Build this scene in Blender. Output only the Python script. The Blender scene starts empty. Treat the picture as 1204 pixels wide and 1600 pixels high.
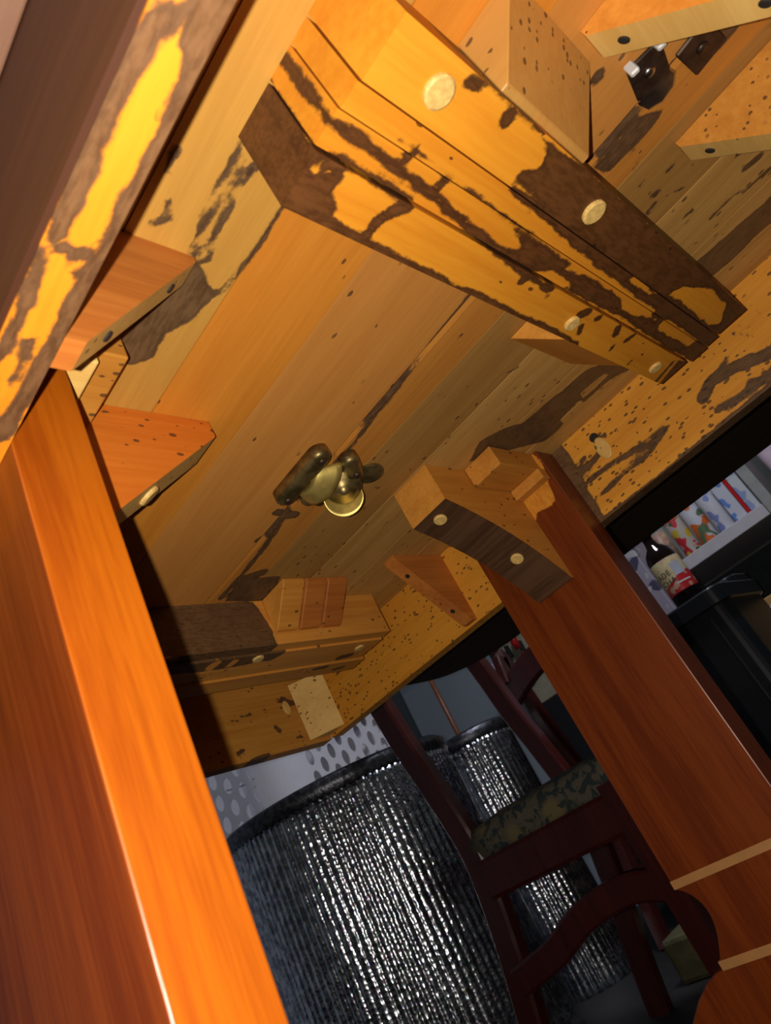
import bpy, bmesh, math, random
import numpy as np
from mathutils import Vector, Matrix
random.seed(4)
scn = bpy.context.scene
COL = scn.collection

# ------------------------------------------------------------------ camera, world, lights
D = 0.32            # table units -> metres (camera to table underside)
ZC = 0.415          # camera height above the floor
F_PX = 1113.55
RC = np.array([[0.6668007, -0.6049468, -0.4352196],
               [0.0444653, 0.6152578, -0.7870710],
               [0.7439083, 0.5054673, 0.4371534]])   # world axes seen by the camera (right, down, forward)
cam_d = bpy.data.cameras.new('camera')
cam = bpy.data.objects.new('camera', cam_d); COL.objects.link(cam)
cam_d.sensor_fit = 'VERTICAL'; cam_d.sensor_height = 24.0
cam_d.lens = 24.0 * F_PX / 1600.0
cam_d.clip_start = 0.01
m = Matrix(((RC[0][0], -RC[1][0], -RC[2][0]), (RC[0][1], -RC[1][1], -RC[2][1]), (RC[0][2], -RC[1][2], -RC[2][2])))
cam.matrix_world = Matrix.Translation((0, 0, ZC)) @ m.to_4x4()
cam_d.dof.use_dof = True; cam_d.dof.focus_distance = 0.62; cam_d.dof.aperture_fstop = 11
scn.camera = cam

w = bpy.data.worlds.new('room_air'); scn.world = w; w.use_nodes = True
w.node_tree.nodes['Background'].inputs[0].default_value = (0.5, 0.55, 0.65, 1)
w.node_tree.nodes['Background'].inputs[1].default_value = 0.02

fl = bpy.data.lights.new('phone_flash', 'POINT'); fl.energy = 11; fl.shadow_soft_size = 0.0022; fl.color = (1.0, 0.93, 0.84)
flo = bpy.data.objects.new('phone_flash', fl); COL.objects.link(flo)
flo.location = tuple(Vector((0, 0, ZC)) - 0.0186 * Vector(RC[0]))
ra = bpy.data.lights.new('room_fill', 'AREA'); ra.energy = 20; ra.shape = 'DISK'; ra.size = 0.34; ra.color = (0.86, 0.9, 1.0)  # added fill from above, lifts the background the flash leaves dark
rao = bpy.data.objects.new('room_fill', ra); COL.objects.link(rao); rao.location = (1.35, 0.15, 2.30)

scn.view_settings.view_transform = 'Standard'; scn.view_settings.look = 'None'
scn.view_settings.exposure = 0.0; scn.view_settings.gamma = 1.0
scn.view_settings.use_curve_mapping = False

# ------------------------------------------------------------------ helpers
def ray(px, py):
    return RC.T @ np.array([(px - 602) / F_PX, (py - 800) / F_PX, 1.0])
def on_z(px, py, z=1.0): r = ray(px, py); return r * z / r[2]
def on_x(px, py, x): r = ray(px, py); return r * x / r[0]
def on_y(px, py, y): r = ray(px, py); return r * y / r[1]
def W(p): return (p[0] * D, p[1] * D, ZC + p[2] * D)

def link(name, verts, faces, mat, parent=None, smooth=False, attrs=None, mats=None, fmat=None, merge=False):
    """one mesh object with its origin at the centre of its own box"""
    v = np.asarray(verts, float)
    c = (v.min(0) + v.max(0)) / 2
    me = bpy.data.meshes.new(name)
    me.from_pydata([tuple(q) for q in (v - c)], [], faces)
    if mats:
        for q in mats: me.materials.append(q)
    else:
        me.materials.append(mat)
    if fmat is not None:
        for i, f in enumerate(me.polygons): f.material_index = fmat[i]
    if smooth:
        for f in me.polygons: f.use_smooth = True
    if attrs:
        for k, a in attrs.items():
            at = me.attributes.new(k, 'FLOAT', 'POINT'); at.data.foreach_set('value', np.asarray(a, np.float32))
    if merge:
        bm = bmesh.new(); bm.from_mesh(me); bmesh.ops.remove_doubles(bm, verts=bm.verts, dist=1e-5)
        bmesh.ops.recalc_face_normals(bm, faces=bm.faces); bm.to_mesh(me); bm.free()
    o = bpy.data.objects.new(name, me); COL.objects.link(o)
    if parent is not None:
        o.parent = parent
        base = Vector(parent['_w']) if '_w' in parent else Vector((0, 0, 0))
        o.location = Vector(c) - base
    else:
        o.location = c
    o['_w'] = tuple(float(q) for q in c)
    return o

def empty(name, loc, label, cat, group=None):
    o = bpy.data.objects.new(name, None); COL.objects.link(o); o.location = loc
    o['_w'] = tuple(loc); o.empty_display_size = 0.05
    o['label'] = label; o['category'] = cat
    if group: o['group'] = group
    return o
def tag(o, label, cat, group=None):
    o['label'] = label; o['category'] = cat
    if group: o['group'] = group
    return o
def struct(o): o['kind'] = 'structure'; return o

def bm_link(name, bm, mat, parent=None, smooth=False, mats=None):
    bmesh.ops.recalc_face_normals(bm, faces=bm.faces)
    bm.verts.index_update(); bm.faces.index_update()
    v = [tuple(q.co) for q in bm.verts]; f = [[q.index for q in p.verts] for p in bm.faces]
    fm = [p.material_index for p in bm.faces] if mats else None
    bm.free()
    return link(name, v, f, mat, parent, smooth, mats=mats, fmat=fm)

def box_bm(x0, x1, y0, y1, z0, z1, bev=0.0, seg=2):
    bm = bmesh.new(); bmesh.ops.create_cube(bm, size=1)
    for v in bm.verts:
        v.co = ((x0 + x1) / 2 + v.co.x * (x1 - x0), (y0 + y1) / 2 + v.co.y * (y1 - y0), (z0 + z1) / 2 + v.co.z * (z1 - z0))
    if bev > 0: bmesh.ops.bevel(bm, geom=bm.edges[:], offset=bev, segments=seg, affect='EDGES', profile=0.5)
    return bm
def box(name, x0, x1, y0, y1, z0, z1, mat, parent=None, bev=0.002, smooth=False):
    return bm_link(name, box_bm(x0, x1, y0, y1, z0, z1, bev), mat, parent, smooth)
def tbox(name, x0, x1, y0, y1, z0, z1, mat, parent=None, bev=0.0012):      # the same in table units
    a = W((x0, y0, z0)); b = W((x1, y1, z1)); return box(name, a[0], b[0], a[1], b[1], a[2], b[2], mat, parent, bev)

def prism(name, poly, axis, lo, hi, mat, parent=None, bev=0.0, mats=None, pick=None, tab=True, smooth=False):
    """poly in the two other axes (ordered), extruded along axis from lo to hi"""
    bm = bmesh.new()
    def mk(p, t):
        q = [0, 0, 0]; k = [i for i in range(3) if i != axis]
        q[k[0]], q[k[1]], q[axis] = p[0], p[1], t
        return W(q) if tab else tuple(q)
    A = [bm.verts.new(mk(p, lo)) for p in poly]; B = [bm.verts.new(mk(p, hi)) for p in poly]
    n = len(poly)
    bm.faces.new(A); bm.faces.new(B[::-1])
    for i in range(n):
        f = bm.faces.new((A[i], A[(i + 1) % n], B[(i + 1) % n], B[i]))
        if pick and i in pick: f.material_index = 1
    bmesh.ops.recalc_face_normals(bm, faces=bm.faces)
    if bev > 0: bmesh.ops.bevel(bm, geom=bm.edges[:], offset=bev, segments=1, affect='EDGES')
    return bm_link(name, bm, mat, parent, smooth, mats)

def lathe_vf(prof, c=(0, 0, 0), seg=32, cap=True):
    vs, fs = [], []
    for r, z in prof:
        for k in range(seg):
            a = 2 * math.pi * k / seg; vs.append((c[0] + r * math.cos(a), c[1] + r * math.sin(a), c[2] + z))
    for i in range(len(prof) - 1):
        for k in range(seg):
            k2 = (k + 1) % seg; fs.append((i * seg + k, i * seg + k2, (i + 1) * seg + k2, (i + 1) * seg + k))
    if cap:
        fs.append(tuple(range(seg))[::-1]); fs.append(tuple((len(prof) - 1) * seg + k for k in range(seg)))
    return vs, fs
def lathe(name, prof, c, mat, parent=None, seg=32, smooth=True, cap=True, rot=None):
    vs, fs = lathe_vf(prof, (0, 0, 0), seg, cap)
    if rot is not None: vs = [tuple(rot @ Vector(v)) for v in vs]
    vs = [(v[0] + c[0], v[1] + c[1], v[2] + c[2]) for v in vs]
    o = link(name, vs, fs, mat, parent, smooth)
    return o

def tube(name, pts, rad, mat, parent=None, seg=10, flat=1.0, wide=None):
    """swept tube; rad a number or list; 'wide' axis vector + flat factor make an oval section"""
    pts = [Vector(p) for p in pts]; n = len(pts)
    rr = rad if isinstance(rad, (list, tuple)) else [rad] * n
    vs, fs = [], []
    up = Vector(wide) if wide is not None else Vector((0.3, 0.9, 0.1))
    for i, p in enumerate(pts):
        t = (pts[min(i + 1, n - 1)] - pts[max(i - 1, 0)]).normalized()
        u = (up - t * up.dot(t)).normalized(); q = t.cross(u)
        for k in range(seg):
            a = 2 * math.pi * k / seg
            vs.append(tuple(p + u * math.cos(a) * rr[i] * flat + q * math.sin(a) * rr[i]))
    for i in range(n - 1):
        for k in range(seg):
            k2 = (k + 1) % seg; fs.append((i * seg + k, i * seg + k2, (i + 1) * seg + k2, (i + 1) * seg + k))
    fs.append(tuple(range(seg))[::-1]); fs.append(tuple((n - 1) * seg + k for k in range(seg)))
    return link(name, vs, fs, mat, parent, True)

# stain fields: signed distance (inside positive) to capsules and polygons, in table units on a plane
def seg_d(P, a, b):
    a = np.array(a); b = np.array(b); ab = b - a
    t = np.clip(((P - a) @ ab) / (ab @ ab + 1e-12), 0, 1)
    return np.linalg.norm(P - (a + t[:, None] * ab), axis=1)
def poly_d(P, poly):
    poly = np.array(poly); n = len(poly); d = np.full(len(P), 9.0); ins = np.zeros(len(P), bool)
    for i in range(n):
        a, b = poly[i], poly[(i + 1) % n]; d = np.minimum(d, seg_d(P, a, b))
        c = ((a[1] > P[:, 1]) != (b[1] > P[:, 1]))
        xi = (b[0] - a[0]) * (P[:, 1] - a[1]) / (b[1] - a[1] + 1e-12) + a[0]
        ins ^= c & (P[:, 0] < xi)
    return np.where(ins, d, -d)
def field(P, marks):
    """P (n,2); marks: ('l', pts, radius) strokes, ('p', pts) blots, ('x', pts) bare patches cut out"""
    v = np.full(len(P), -0.2)
    for k in marks:
        if k[0] == 'l':
            for a, b in zip(k[1][:-1], k[1][1:]): v = np.maximum(v, k[2] - seg_d(P, a, b))
        elif k[0] == 'p': v = np.maximum(v, poly_d(P, k[1]))
        elif k[0] == 'x': v = np.minimum(v, -poly_d(P, k[1]))
    return v
def marks_on(plane, val, raw):
    """marks read off the photograph, carried onto the surface they lie on"""
    out = []
    for k in raw:
        pts = []
        for (x, y) in k[1]:
            q = on_z(x, y, val) if plane == 2 else (on_x(x, y, val) if plane == 0 else on_y(x, y, val))
            pts.append([q[i] for i in range(3) if i != plane])
        out.append((k[0], pts) + tuple(k[2:]))
    return out

def stained(name, x0, x1, y0, y1, z0, z1, mat, parent, plane=2, marks=(), res=0.014, warp=None):
    """a board in table units with a fine grid and its stain field stored on the mesh"""
    lo, hi = (x0, y0, z0), (x1, y1, z1)
    g = [np.linspace(lo[i], hi[i], max(2, int((hi[i] - lo[i]) / res) + 2)) for i in range(3)]
    V, Fc = [], []; n0 = 0
    for ax in range(3):
        k = [i for i in range(3) if i != ax]; A, B = g[k[0]], g[k[1]]
        if ax != plane:      # side faces need no fine grid
            pass
        for s, t in ((0, lo[ax]), (1, hi[ax])):
            aa, bb = np.meshgrid(A, B, indexing='ij'); q = np.zeros((aa.size, 3)); q[:, k[0]] = aa.ravel(); q[:, k[1]] = bb.ravel(); q[:, ax] = t
            V.append(q); na, nb = len(A), len(B)
            i, j = np.meshgrid(np.arange(na - 1), np.arange(nb - 1), indexing='ij'); i = i.ravel(); j = j.ravel()
            f = np.stack([i * nb + j, (i + 1) * nb + j, (i + 1) * nb + j + 1, i * nb + j + 1], 1) + n0
            flip = (s == 0) ^ (ax == 1)
            Fc.append(f[:, ::-1] if flip else f); n0 += len(q)
    V = np.concatenate(V); Fc = np.concatenate(Fc).tolist()
    if warp: V = warp(V)
    k = [i for i in range(3) if i != plane]
    st = field(V[:, k], marks)
    Vw = V * D; Vw[:, 2] += ZC
    return link(name, Vw, Fc, mat, parent, attrs={'stain': st})

# ------------------------------------------------------------------ materials
def srgb(r, g, b):
    f = lambda c: ((c / 255 + 0.055) / 1.055) ** 2.4 if c > 10 else c / 255 / 12.92
    return (f(r), f(g), f(b), 1)
class N:
    def __init__(s, name):
        s.m = bpy.data.materials.new(name); s.m.use_nodes = True; s.t = s.m.node_tree; s.b = s.t.nodes['Principled BSDF']
    def n(s, typ, **kw):
        q = s.t.nodes.new(typ)
        for k, v in kw.items():
            if k.startswith('i_'): q.inputs[k[2:].replace('_', ' ')].default_value = v
            else: setattr(q, k, v)
        return q
    def l(s, a, b): s.t.links.new(a, b)
    def math(s, op, a, b=None, c=None, clamp=False):
        q = s.t.nodes.new('ShaderNodeMath'); q.operation = op; q.use_clamp = clamp
        for i, v in enumerate((a, b, c)):
            if v is None: continue
            if isinstance(v, (int, float)): q.inputs[i].default_value = v
            else: s.l(v, q.inputs[i])
        return q.outputs[0]
    def ramp(s, x, e0, e1, o0=0.0, o1=1.0):
        q = s.t.nodes.new('ShaderNodeMapRange'); q.interpolation_type = 'SMOOTHSTEP'
        s.l(x, q.inputs[0])
        for i, v in enumerate((e0, e1, o0, o1)): q.inputs[i + 1].default_value = v
        return q.outputs[0]
    def mix(s, f, a, b, mode='MIX'):
        q = s.t.nodes.new('ShaderNodeMix'); q.data_type = 'RGBA'; q.blend_type = mode
        for sock, v in ((q.inputs[0], f), (q.inputs[6], a), (q.inputs[7], b)):
            if isinstance(v, (int, float)): sock.default_value = v
            elif isinstance(v, tuple): sock.default_value = v
            else: s.l(v, sock)
        return q.outputs[2]
    def noise(s, vec, scale, detail=3, rough=0.5, dist=0.0):
        q = s.n('ShaderNodeTexNoise'); q.inputs['Scale'].default_value = scale; q.inputs['Detail'].default_value = detail
        q.inputs['Roughness'].default_value = rough; q.inputs['Distortion'].default_value = dist; s.l(vec, q.inputs['Vector']); return q.outputs[0]

def wood(name, light, dark, grain=1, stain=None, stain2=None, speck=0.0, rough=0.5, band=0.5, coat=0.0, spec=0.3, edge=0.0, use_attr=False, blot=0.0, vary=0.12, sscale=260):
    M = N(name)
    tc = M.n('ShaderNodeTexCoord').outputs['Object']
    rnd = M.n('ShaderNodeObjectInfo').outputs['Random']
    off = M.n('ShaderNodeVectorMath', operation='ADD'); M.l(tc, off.inputs[0])
    cx = M.n('ShaderNodeCombineXYZ'); r7 = M.math('MULTIPLY', rnd, 7.0)
    for i in range(3): M.l(r7, cx.inputs[i])
    M.l(cx.outputs[0], off.inputs[1]); P = off.outputs[0]
    mp = M.n('ShaderNodeMapping'); sc = [1.0, 1.0, 1.0]; sc[grain] = 0.06; mp.inputs['Scale'].default_value = sc; M.l(P, mp.inputs['Vector'])
    mp2 = M.n('ShaderNodeMapping'); sc2 = [1.0, 1.0, 1.0]; sc2[grain] = 0.25; mp2.inputs['Scale'].default_value = sc2; M.l(P, mp2.inputs['Vector'])
    g1 = M.noise(mp.outputs[0], 260, 4, 0.6); g2 = M.noise(mp.outputs[0], 45, 3, 0.5, 0.4)
    g = M.math('ADD', M.math('MULTIPLY', g1, 0.45), M.math('MULTIPLY', g2, 0.55))
    col = M.mix(M.ramp(g, 0.5 - 0.22 / max(band, .1) * .5, 0.5 + 0.22 / max(band, .1) * .5), dark, light)
    tone = M.math('ADD', M.math('MULTIPLY', rnd, 2 * vary), 1 - vary)
    hsv = M.n('ShaderNodeHueSaturation'); M.l(col, hsv.inputs['Color']); M.l(tone, hsv.inputs['Value']); col = hsv.outputs[0]
    nse = M.noise(P, 55, 5, 0.65); fine = M.noise(mp2.outputs[0], 420, 3, 0.6)
    st = stain if stain else dark; st2 = stain2 if stain2 else st
    dirt = M.mix(M.ramp(M.math('ADD', M.math('MULTIPLY', fine, 0.6), M.math('MULTIPLY', nse, 0.4)), 0.36, 0.62), st2, st)
    rgh = None
    if use_attr:
        at = M.n('ShaderNodeAttribute'); at.attribute_name = 'stain'
        sd = M.math('ADD', at.outputs['Fac'], M.math('MULTIPLY', M.math('SUBTRACT', nse, 0.5), 0.022))
        sd = M.math('ADD', sd, M.math('MULTIPLY', M.math('SUBTRACT', fine, 0.5), 0.008))
        mk = M.ramp(sd, -0.0025, 0.0035)
        col = M.mix(M.math('MULTIPLY', mk, 0.93), col, dirt)
        rim = M.math('MULTIPLY', M.ramp(sd, -0.001, 0.003), M.ramp(sd, 0.004, 0.011, 1, 0))
        col = M.mix(M.math('MULTIPLY', rim, 0.35), col, st2)
        rgh = mk
    if blot > 0:
        bn = M.noise(mp2.outputs[0], 26, 4, 0.6, 0.3)
        col = M.mix(M.math('MULTIPLY', M.ramp(bn, 0.62 - 0.12 * blot, 0.64 - 0.12 * blot), 0.9), col, dirt)
    if speck > 0:
        v = M.n('ShaderNodeTexVoronoi'); v.inputs['Scale'].default_value = sscale
        mp3 = M.n('ShaderNodeMapping'); sc3 = [1.0, 1.0, 1.0]; sc3[grain] = 0.55; mp3.inputs['Scale'].default_value = sc3; M.l(P, mp3.inputs['Vector']); M.l(mp3.outputs[0], v.inputs['Vector'])
        sz = M.n('ShaderNodeSeparateColor'); M.l(v.outputs['Color'], sz.inputs[0])
        thr = M.math('MULTIPLY', M.ramp(sz.outputs[0], 1 - 0.75 * speck, 1.0), 0.45)
        dot = M.ramp(M.math('SUBTRACT', thr, v.outputs['Distance']), 0.0, 0.06)
        area = M.ramp(M.noise(P, 16, 2), 0.50 - 0.2 * speck, 0.60 - 0.2 * speck)
        col = M.mix(M.math('MULTIPLY', M.math('MULTIPLY', dot, area), 0.8), col, st2)
    M.l(col, M.b.inputs['Base Color'])
    M.b.inputs['Roughness'].default_value = rough; M.b.inputs['Specular IOR Level'].default_value = spec
    M.b.inputs['Coat Weight'].default_value = coat; M.b.inputs['Coat Roughness'].default_value = 0.12
    bp = M.n('ShaderNodeBump'); bp.inputs['Strength'].default_value = 0.25; bp.inputs['Distance'].default_value = 0.0006
    M.l(g1, bp.inputs['Height']); M.l(bp.outputs[0], M.b.inputs['Normal'])
    return M.m

def plain(name, col, rough=0.5, metal=0.0, spec=0.4, var=0.12, scale=30, bump=0.0, col2=None, emit=None):
    M = N(name); tc = M.n('ShaderNodeTexCoord').outputs['Object']
    nz = M.noise(tc, scale, 4, 0.6)
    c2 = col2 if col2 else tuple(min(1, c * (1 - var)) for c in col[:3]) + (1,)
    M.l(M.mix(M.ramp(nz, 0.35, 0.65), c2, col), M.b.inputs['Base Color'])
    M.b.inputs['Roughness'].default_value = rough; M.b.inputs['Metallic'].default_value = metal; M.b.inputs['Specular IOR Level'].default_value = spec
    if bump:
        b = M.n('ShaderNodeBump'); b.inputs['Strength'].default_value = bump; b.inputs['Distance'].default_value = 0.002
        M.l(nz, b.inputs['Height']); M.l(b.outputs[0], M.b.inputs['Normal'])
    if emit: M.b.inputs['Emission Color'].default_value = emit[0]; M.b.inputs['Emission Strength'].default_value = emit[1]
    return M.m

STN = (0.115, 0.062, 0.030, 1); STN2 = (0.055, 0.028, 0.014, 1)
RST = (0.085, 0.030, 0.012, 1); RST2 = (0.035, 0.012, 0.006, 1)
m_board = wood('tabletop_underside_wood', (0.60, 0.255, 0.045, 1), (0.50, 0.195, 0.030, 1), 1, STN, STN2, 0.06, 0.55, use_attr=True, vary=0.08)
m_boardR = wood('tabletop_underside_wood_pale', (0.60, 0.335, 0.095, 1), (0.43, 0.215, 0.050, 1), 1, STN, STN2, 0.30, 0.45, use_attr=True, spec=0.45, vary=0.10)
m_over = wood('overhang_shade_wood', (0.050, 0.030, 0.016, 1), (0.030, 0.017, 0.010, 1), 1, rough=0.7, spec=0.1, use_attr=True, vary=0.05)  # shade behind the apron put into the colour of the overhang boards
m_rail = wood('apron_wood', (0.76, 0.33, 0.035, 1), (0.62, 0.235, 0.020, 1), 1, STN, STN2, 0.95, 0.5, use_attr=True, vary=0.05, sscale=270)
m_edge = wood('apron_edge_wood', (0.70, 0.235, 0.012, 1), (0.58, 0.165, 0.008, 1), 1, STN, STN2, 0.08, 0.5, use_attr=True, vary=0.03)
m_slide = wood('slide_wood', (0.74, 0.30, 0.022, 1), (0.60, 0.20, 0.012, 1), 0, RST, RST2, 0.10, 0.45, use_attr=True, vary=0.05)
m_slide_far = wood('slide_wood_far', (0.68, 0.30, 0.050, 1), (0.54, 0.20, 0.028, 1), 0, STN, STN2, 0.2, 0.5, use_attr=True, vary=0.08)
RAW = (0.72, 0.30, 0.035, 1); RAW2 = (0.55, 0.20, 0.02, 1)
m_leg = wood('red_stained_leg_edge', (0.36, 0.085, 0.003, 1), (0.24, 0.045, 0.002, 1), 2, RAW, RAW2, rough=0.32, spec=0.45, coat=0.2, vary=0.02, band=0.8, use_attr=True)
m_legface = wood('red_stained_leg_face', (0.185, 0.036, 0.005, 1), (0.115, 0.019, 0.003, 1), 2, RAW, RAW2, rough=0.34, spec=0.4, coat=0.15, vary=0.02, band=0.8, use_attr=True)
m_legplain = wood('red_stained_scroll', (0.185, 0.036, 0.005, 1), (0.115, 0.019, 0.003, 1), 2, rough=0.34, spec=0.4, coat=0.15, vary=0.02, band=0.8)
def bwood(n, a, b, sp=0.06): return wood(n, a, b, 1, STN, STN2, sp, 0.52, use_attr=True, vary=0.03, spec=0.35)
m_b1 = bwood('underside_board_olive', (0.52, 0.265, 0.048, 1), (0.43, 0.205, 0.034, 1))
m_b2 = bwood('underside_board_orange', (0.66, 0.25, 0.028, 1), (0.56, 0.19, 0.018, 1))
m_b3 = bwood('underside_board_tan', (0.58, 0.245, 0.050, 1), (0.50, 0.195, 0.036, 1))
m_b4 = bwood('underside_board_amber', (0.56, 0.225, 0.036, 1), (0.44, 0.165, 0.025, 1))
m_b5 = bwood('underside_board_drab', (0.40, 0.205, 0.050, 1), (0.31, 0.145, 0.032, 1), 0.25)
m_outer = wood('dark_stained_apron_face', (0.060, 0.022, 0.011, 1), (0.040, 0.014, 0.007, 1), 1, rough=0.45, vary=0.05)
m_cleat = wood('cleat_wood', (0.17, 0.085, 0.050, 1), (0.13, 0.06, 0.035, 1), 1, rough=0.6, vary=0.02)
m_groove = plain('pale_groove_wood', (0.42, 0.20, 0.065, 1), 0.5)
m_block = wood('glue_block_wood', (0.66, 0.28, 0.042, 1), (0.50, 0.185, 0.022, 1), 0, STN, STN2, 0.35, 0.55)
m_blockred = wood('glue_block_red_wood', (0.50, 0.170, 0.030, 1), (0.36, 0.100, 0.016, 1), 0, STN, STN2, 0.2, 0.5)
m_redblk = wood('orange_brace_wood', (0.62, 0.17, 0.018, 1), (0.50, 0.115, 0.010, 1), 0, STN, STN2, 0.5, 0.45)
m_pale = wood('pale_cut_wood', (0.80, 0.50, 0.15, 1), (0.66, 0.37, 0.09, 1), 0, STN, STN2, 0.2, 0.5)
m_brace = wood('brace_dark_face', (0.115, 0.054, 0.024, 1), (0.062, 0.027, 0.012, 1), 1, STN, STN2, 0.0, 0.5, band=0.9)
m_dowel = plain('dowel_end_grain', (0.78, 0.50, 0.15, 1), 0.55, var=0.25, scale=300)
m_hole = plain('nail_hole', (0.02, 0.014, 0.01, 1), 0.8)
m_brass = plain('antique_brass', (0.40, 0.29, 0.11, 1), 0.42, 0.85, var=0.6, scale=60)
m_brassb = plain('bright_brass', (0.95, 0.72, 0.20, 1), 0.48, 0.8, var=0.25, scale=80)
m_steel = plain('zinc_steel', (0.55, 0.55, 0.52, 1), 0.3, 1.0, var=0.4, scale=120)
m_ear = plain('bright_bent_ear', (0.75, 0.75, 0.72, 1), 0.45, 0.3)
m_steeld = plain('tarnished_steel', (0.075, 0.045, 0.03, 1), 0.4, 0.6, var=0.5, scale=100)
m_top = plain('light_stop_finish', (0.16, 0.06, 0.025, 1), 0.3)

# ------------------------------------------------------------------ the room
m_floor = plain('dark_floor', (0.020, 0.018, 0.016, 1), 0.6, scale=8, var=0.4)
m_wallg = plain('green_grey_wall', (0.22, 0.235, 0.215, 1), 0.8, scale=5)
m_wallb = plain('blue_grey_wall', (0.40, 0.45, 0.52, 1), 0.7, scale=4, var=0.06)
m_ceil = plain('ceiling_paint', (0.5, 0.5, 0.5, 1), 0.9)
XR, YF = 2.75, 2.45
struct(box('floor', -2.2, XR + .1, -2.2, YF + .1, -0.05, 0.0, m_floor, bev=0))
struct(box('ceiling', -2.2, XR + .1, -2.2, YF + .1, 2.4, 2.45, m_ceil, bev=0))
struct(box('wall_right', XR, XR + .1, -2.2, 1.25, 0.0, 2.4, m_wallg, bev=0))
struct(box('wall_alcove', XR, XR + .1, 1.25, YF + .1, 0.0, 2.4, m_wallb, bev=0))
struct(box('wall_far', -2.2, XR, YF, YF + .1, 0.0, 2.4, m_wallb, bev=0))
struct(box('wall_left', -2.3, -2.2, -2.2, YF + .1, 0.0, 2.4, m_wallg, bev=0))
struct(box('wall_near', -2.2, XR + .1, -2.3, -2.2, 0.0, 2.4, m_wallg, bev=0))
fillr = empty('fill_lamp', (1.35, 0.15, 2.4), 'unseen round lamp added overhead as fill to brighten the background', 'lamp')  # made-up fitting, out of view, that goes with the added fill
lathe('fill_lamp_base', [(0.20, 0.0), (0.20, -0.05), (0.185, -0.06)], (1.35, 0.15, 2.4), plain('fill_lamp_metal', (0.5, 0.5, 0.5, 1), 0.4, 0.8), fillr)
lathe('fill_lamp_diffuser', [(0.18, -0.06), (0.172, -0.075), (0.15, -0.085), (0.0005, -0.09)], (1.35, 0.15, 2.4), plain('fill_lamp_glow', (0.9, 0.9, 0.9, 1), 0.5, emit=((0.86, 0.9, 1, 1), 3.0)), fillr, cap=False)

# ------------------------------------------------------------------ the table
T = empty('dining_table', (1.30 * D, 1.0 * D, 0.0), 'orange wooden trestle dining table seen from below with stained boards and slides', 'table')
XA, XB, YA, YB, ZB = 0.367, 2.24, -0.36, 2.36, 0.70        # inner faces and lower edge of the apron frame
TX0, TX1, TY0, TY1, TR = -1.38, 3.98, -0.74, 2.74, 0.42
def outline(V):
    V = V.copy(); x = V[:, 0]
    d = np.maximum(np.maximum(TX0 + TR - x, x - (TX1 - TR)), 0)
    cut = TR - np.sqrt(np.maximum(TR * TR - d * d, 0))
    t = (V[:, 1] - TY0) / (TY1 - TY0)
    V[:, 1] = (TY0 + cut) + t * ((TY1 - cut) - (TY0 + cut)); return V

top_marks = marks_on(2, 1.0, [
    ('p', [(303, 398), (322, 430), (338, 458), (300, 500), (262, 522), (240, 560), (205, 572), (178, 555), (172, 515), (112, 524), (150, 500), (230, 470)]),
    ('l', [(300, 395), (318, 345), (350, 275), (392, 205)], 0.0085), ('l', [(322, 405), (342, 350), (372, 290), (404, 252)], 0.0085),
    ('l', [(345, 458), (385, 412), (412, 370), (440, 325)], 0.006), ('l', [(262, 268), (275, 232)], 0.008), ('l', [(235, 350), (262, 342), (266, 310)], 0.006),
    ('l', [(735, 462), (690, 515), (640, 578), (590, 640), (552, 695), (455, 790)], 0.0095), ('l', [(655, 560), (628, 598), (600, 632), (570, 668)], 0.008),
    ('l', [(455, 790), (425, 838), (385, 890), (345, 935)], 0.011), ('l', [(432, 800), (460, 805)], 0.016), ('l', [(402, 845), (425, 832)], 0.013),
    ('l', [(378, 905), (410, 895)], 0.022), ('p', [(350, 940), (372, 905), (440, 900), (420, 940)]),
    ('p', [(732, 722), (748, 690), (790, 668), (815, 662), (862, 622), (920, 575), (972, 560), (985, 577), (950, 595), (905, 635), (872, 672), (850, 690), (800, 702), (760, 715)]),
    ('x', [(875, 655), (905, 625), (912, 628), (880, 662)]), ('x', [(905, 615), (945, 582), (950, 586), (912, 622)]),
    ('l', [(1010, 150), (985, 185), (945, 235), (905, 262)], 0.008), ('p', [(925, 262), (960, 225), (1000, 180), (1040, 168), (1010, 210), (960, 262), (945, 275)]),
    ('p', [(1075, 430), (1120, 385), (1170, 340), (1204, 305), (1240, 290), (1240, 320), (1190, 360), (1140, 410), (1100, 440)]),
    ('l', [(1085, 415), (1204, 312)], 0.012), ('l', [(1160, 300), (1204, 262)], 0.008), ('l', [(1130, 320), (1150, 300)], 0.008),
    ('l', [(1165, 262), (1185, 245)], 0.012), ('l', [(1148, 245), (1204, 205)], 0.007),
    ('l', [(935, 118), (925, 130)], 0.012), ('l', [(1015, 308), (1030, 298)], 0.006), ('l', [(1055, 300), (1070, 292)], 0.006),
    ('l', [(1040, 270), (1052, 258)], 0.006), ('l', [(990, 262), (1000, 248)], 0.007), ('l', [(1000, 290), (1010, 280)], 0.005), ('l', [(1068, 340), (1080, 330)], 0.007),
    ('l', [(1110, 340), (1122, 328)], 0.006), ('l', [(1075, 388), (1090, 376)], 0.006), ('l', [(1022, 320), (1012, 332)], 0.007), ('l', [(985, 240), (992, 230)], 0.006),
    ('p', [(1075, 60), (1090, 30), (1125, 10), (1170, -5), (1165, 30), (1130, 70), (1105, 95), (1080, 98)]),
    ('l', [(1055, 92), (1030, 120)], 0.006),
    ('l', [(785, 585), (808, 575)], 0.005), ('l', [(708, 532), (722, 522)], 0.006), ('l', [(860, 600), (870, 590)], 0.004)])
def board_mat(a, b):
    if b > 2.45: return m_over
    for lim, q in ((0.76, m_b1), (0.98, m_b2), (1.30, m_b3), (1.45, m_b4), (1.68, m_b5)):
        if b < lim: return q
    return m_boardR
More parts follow.
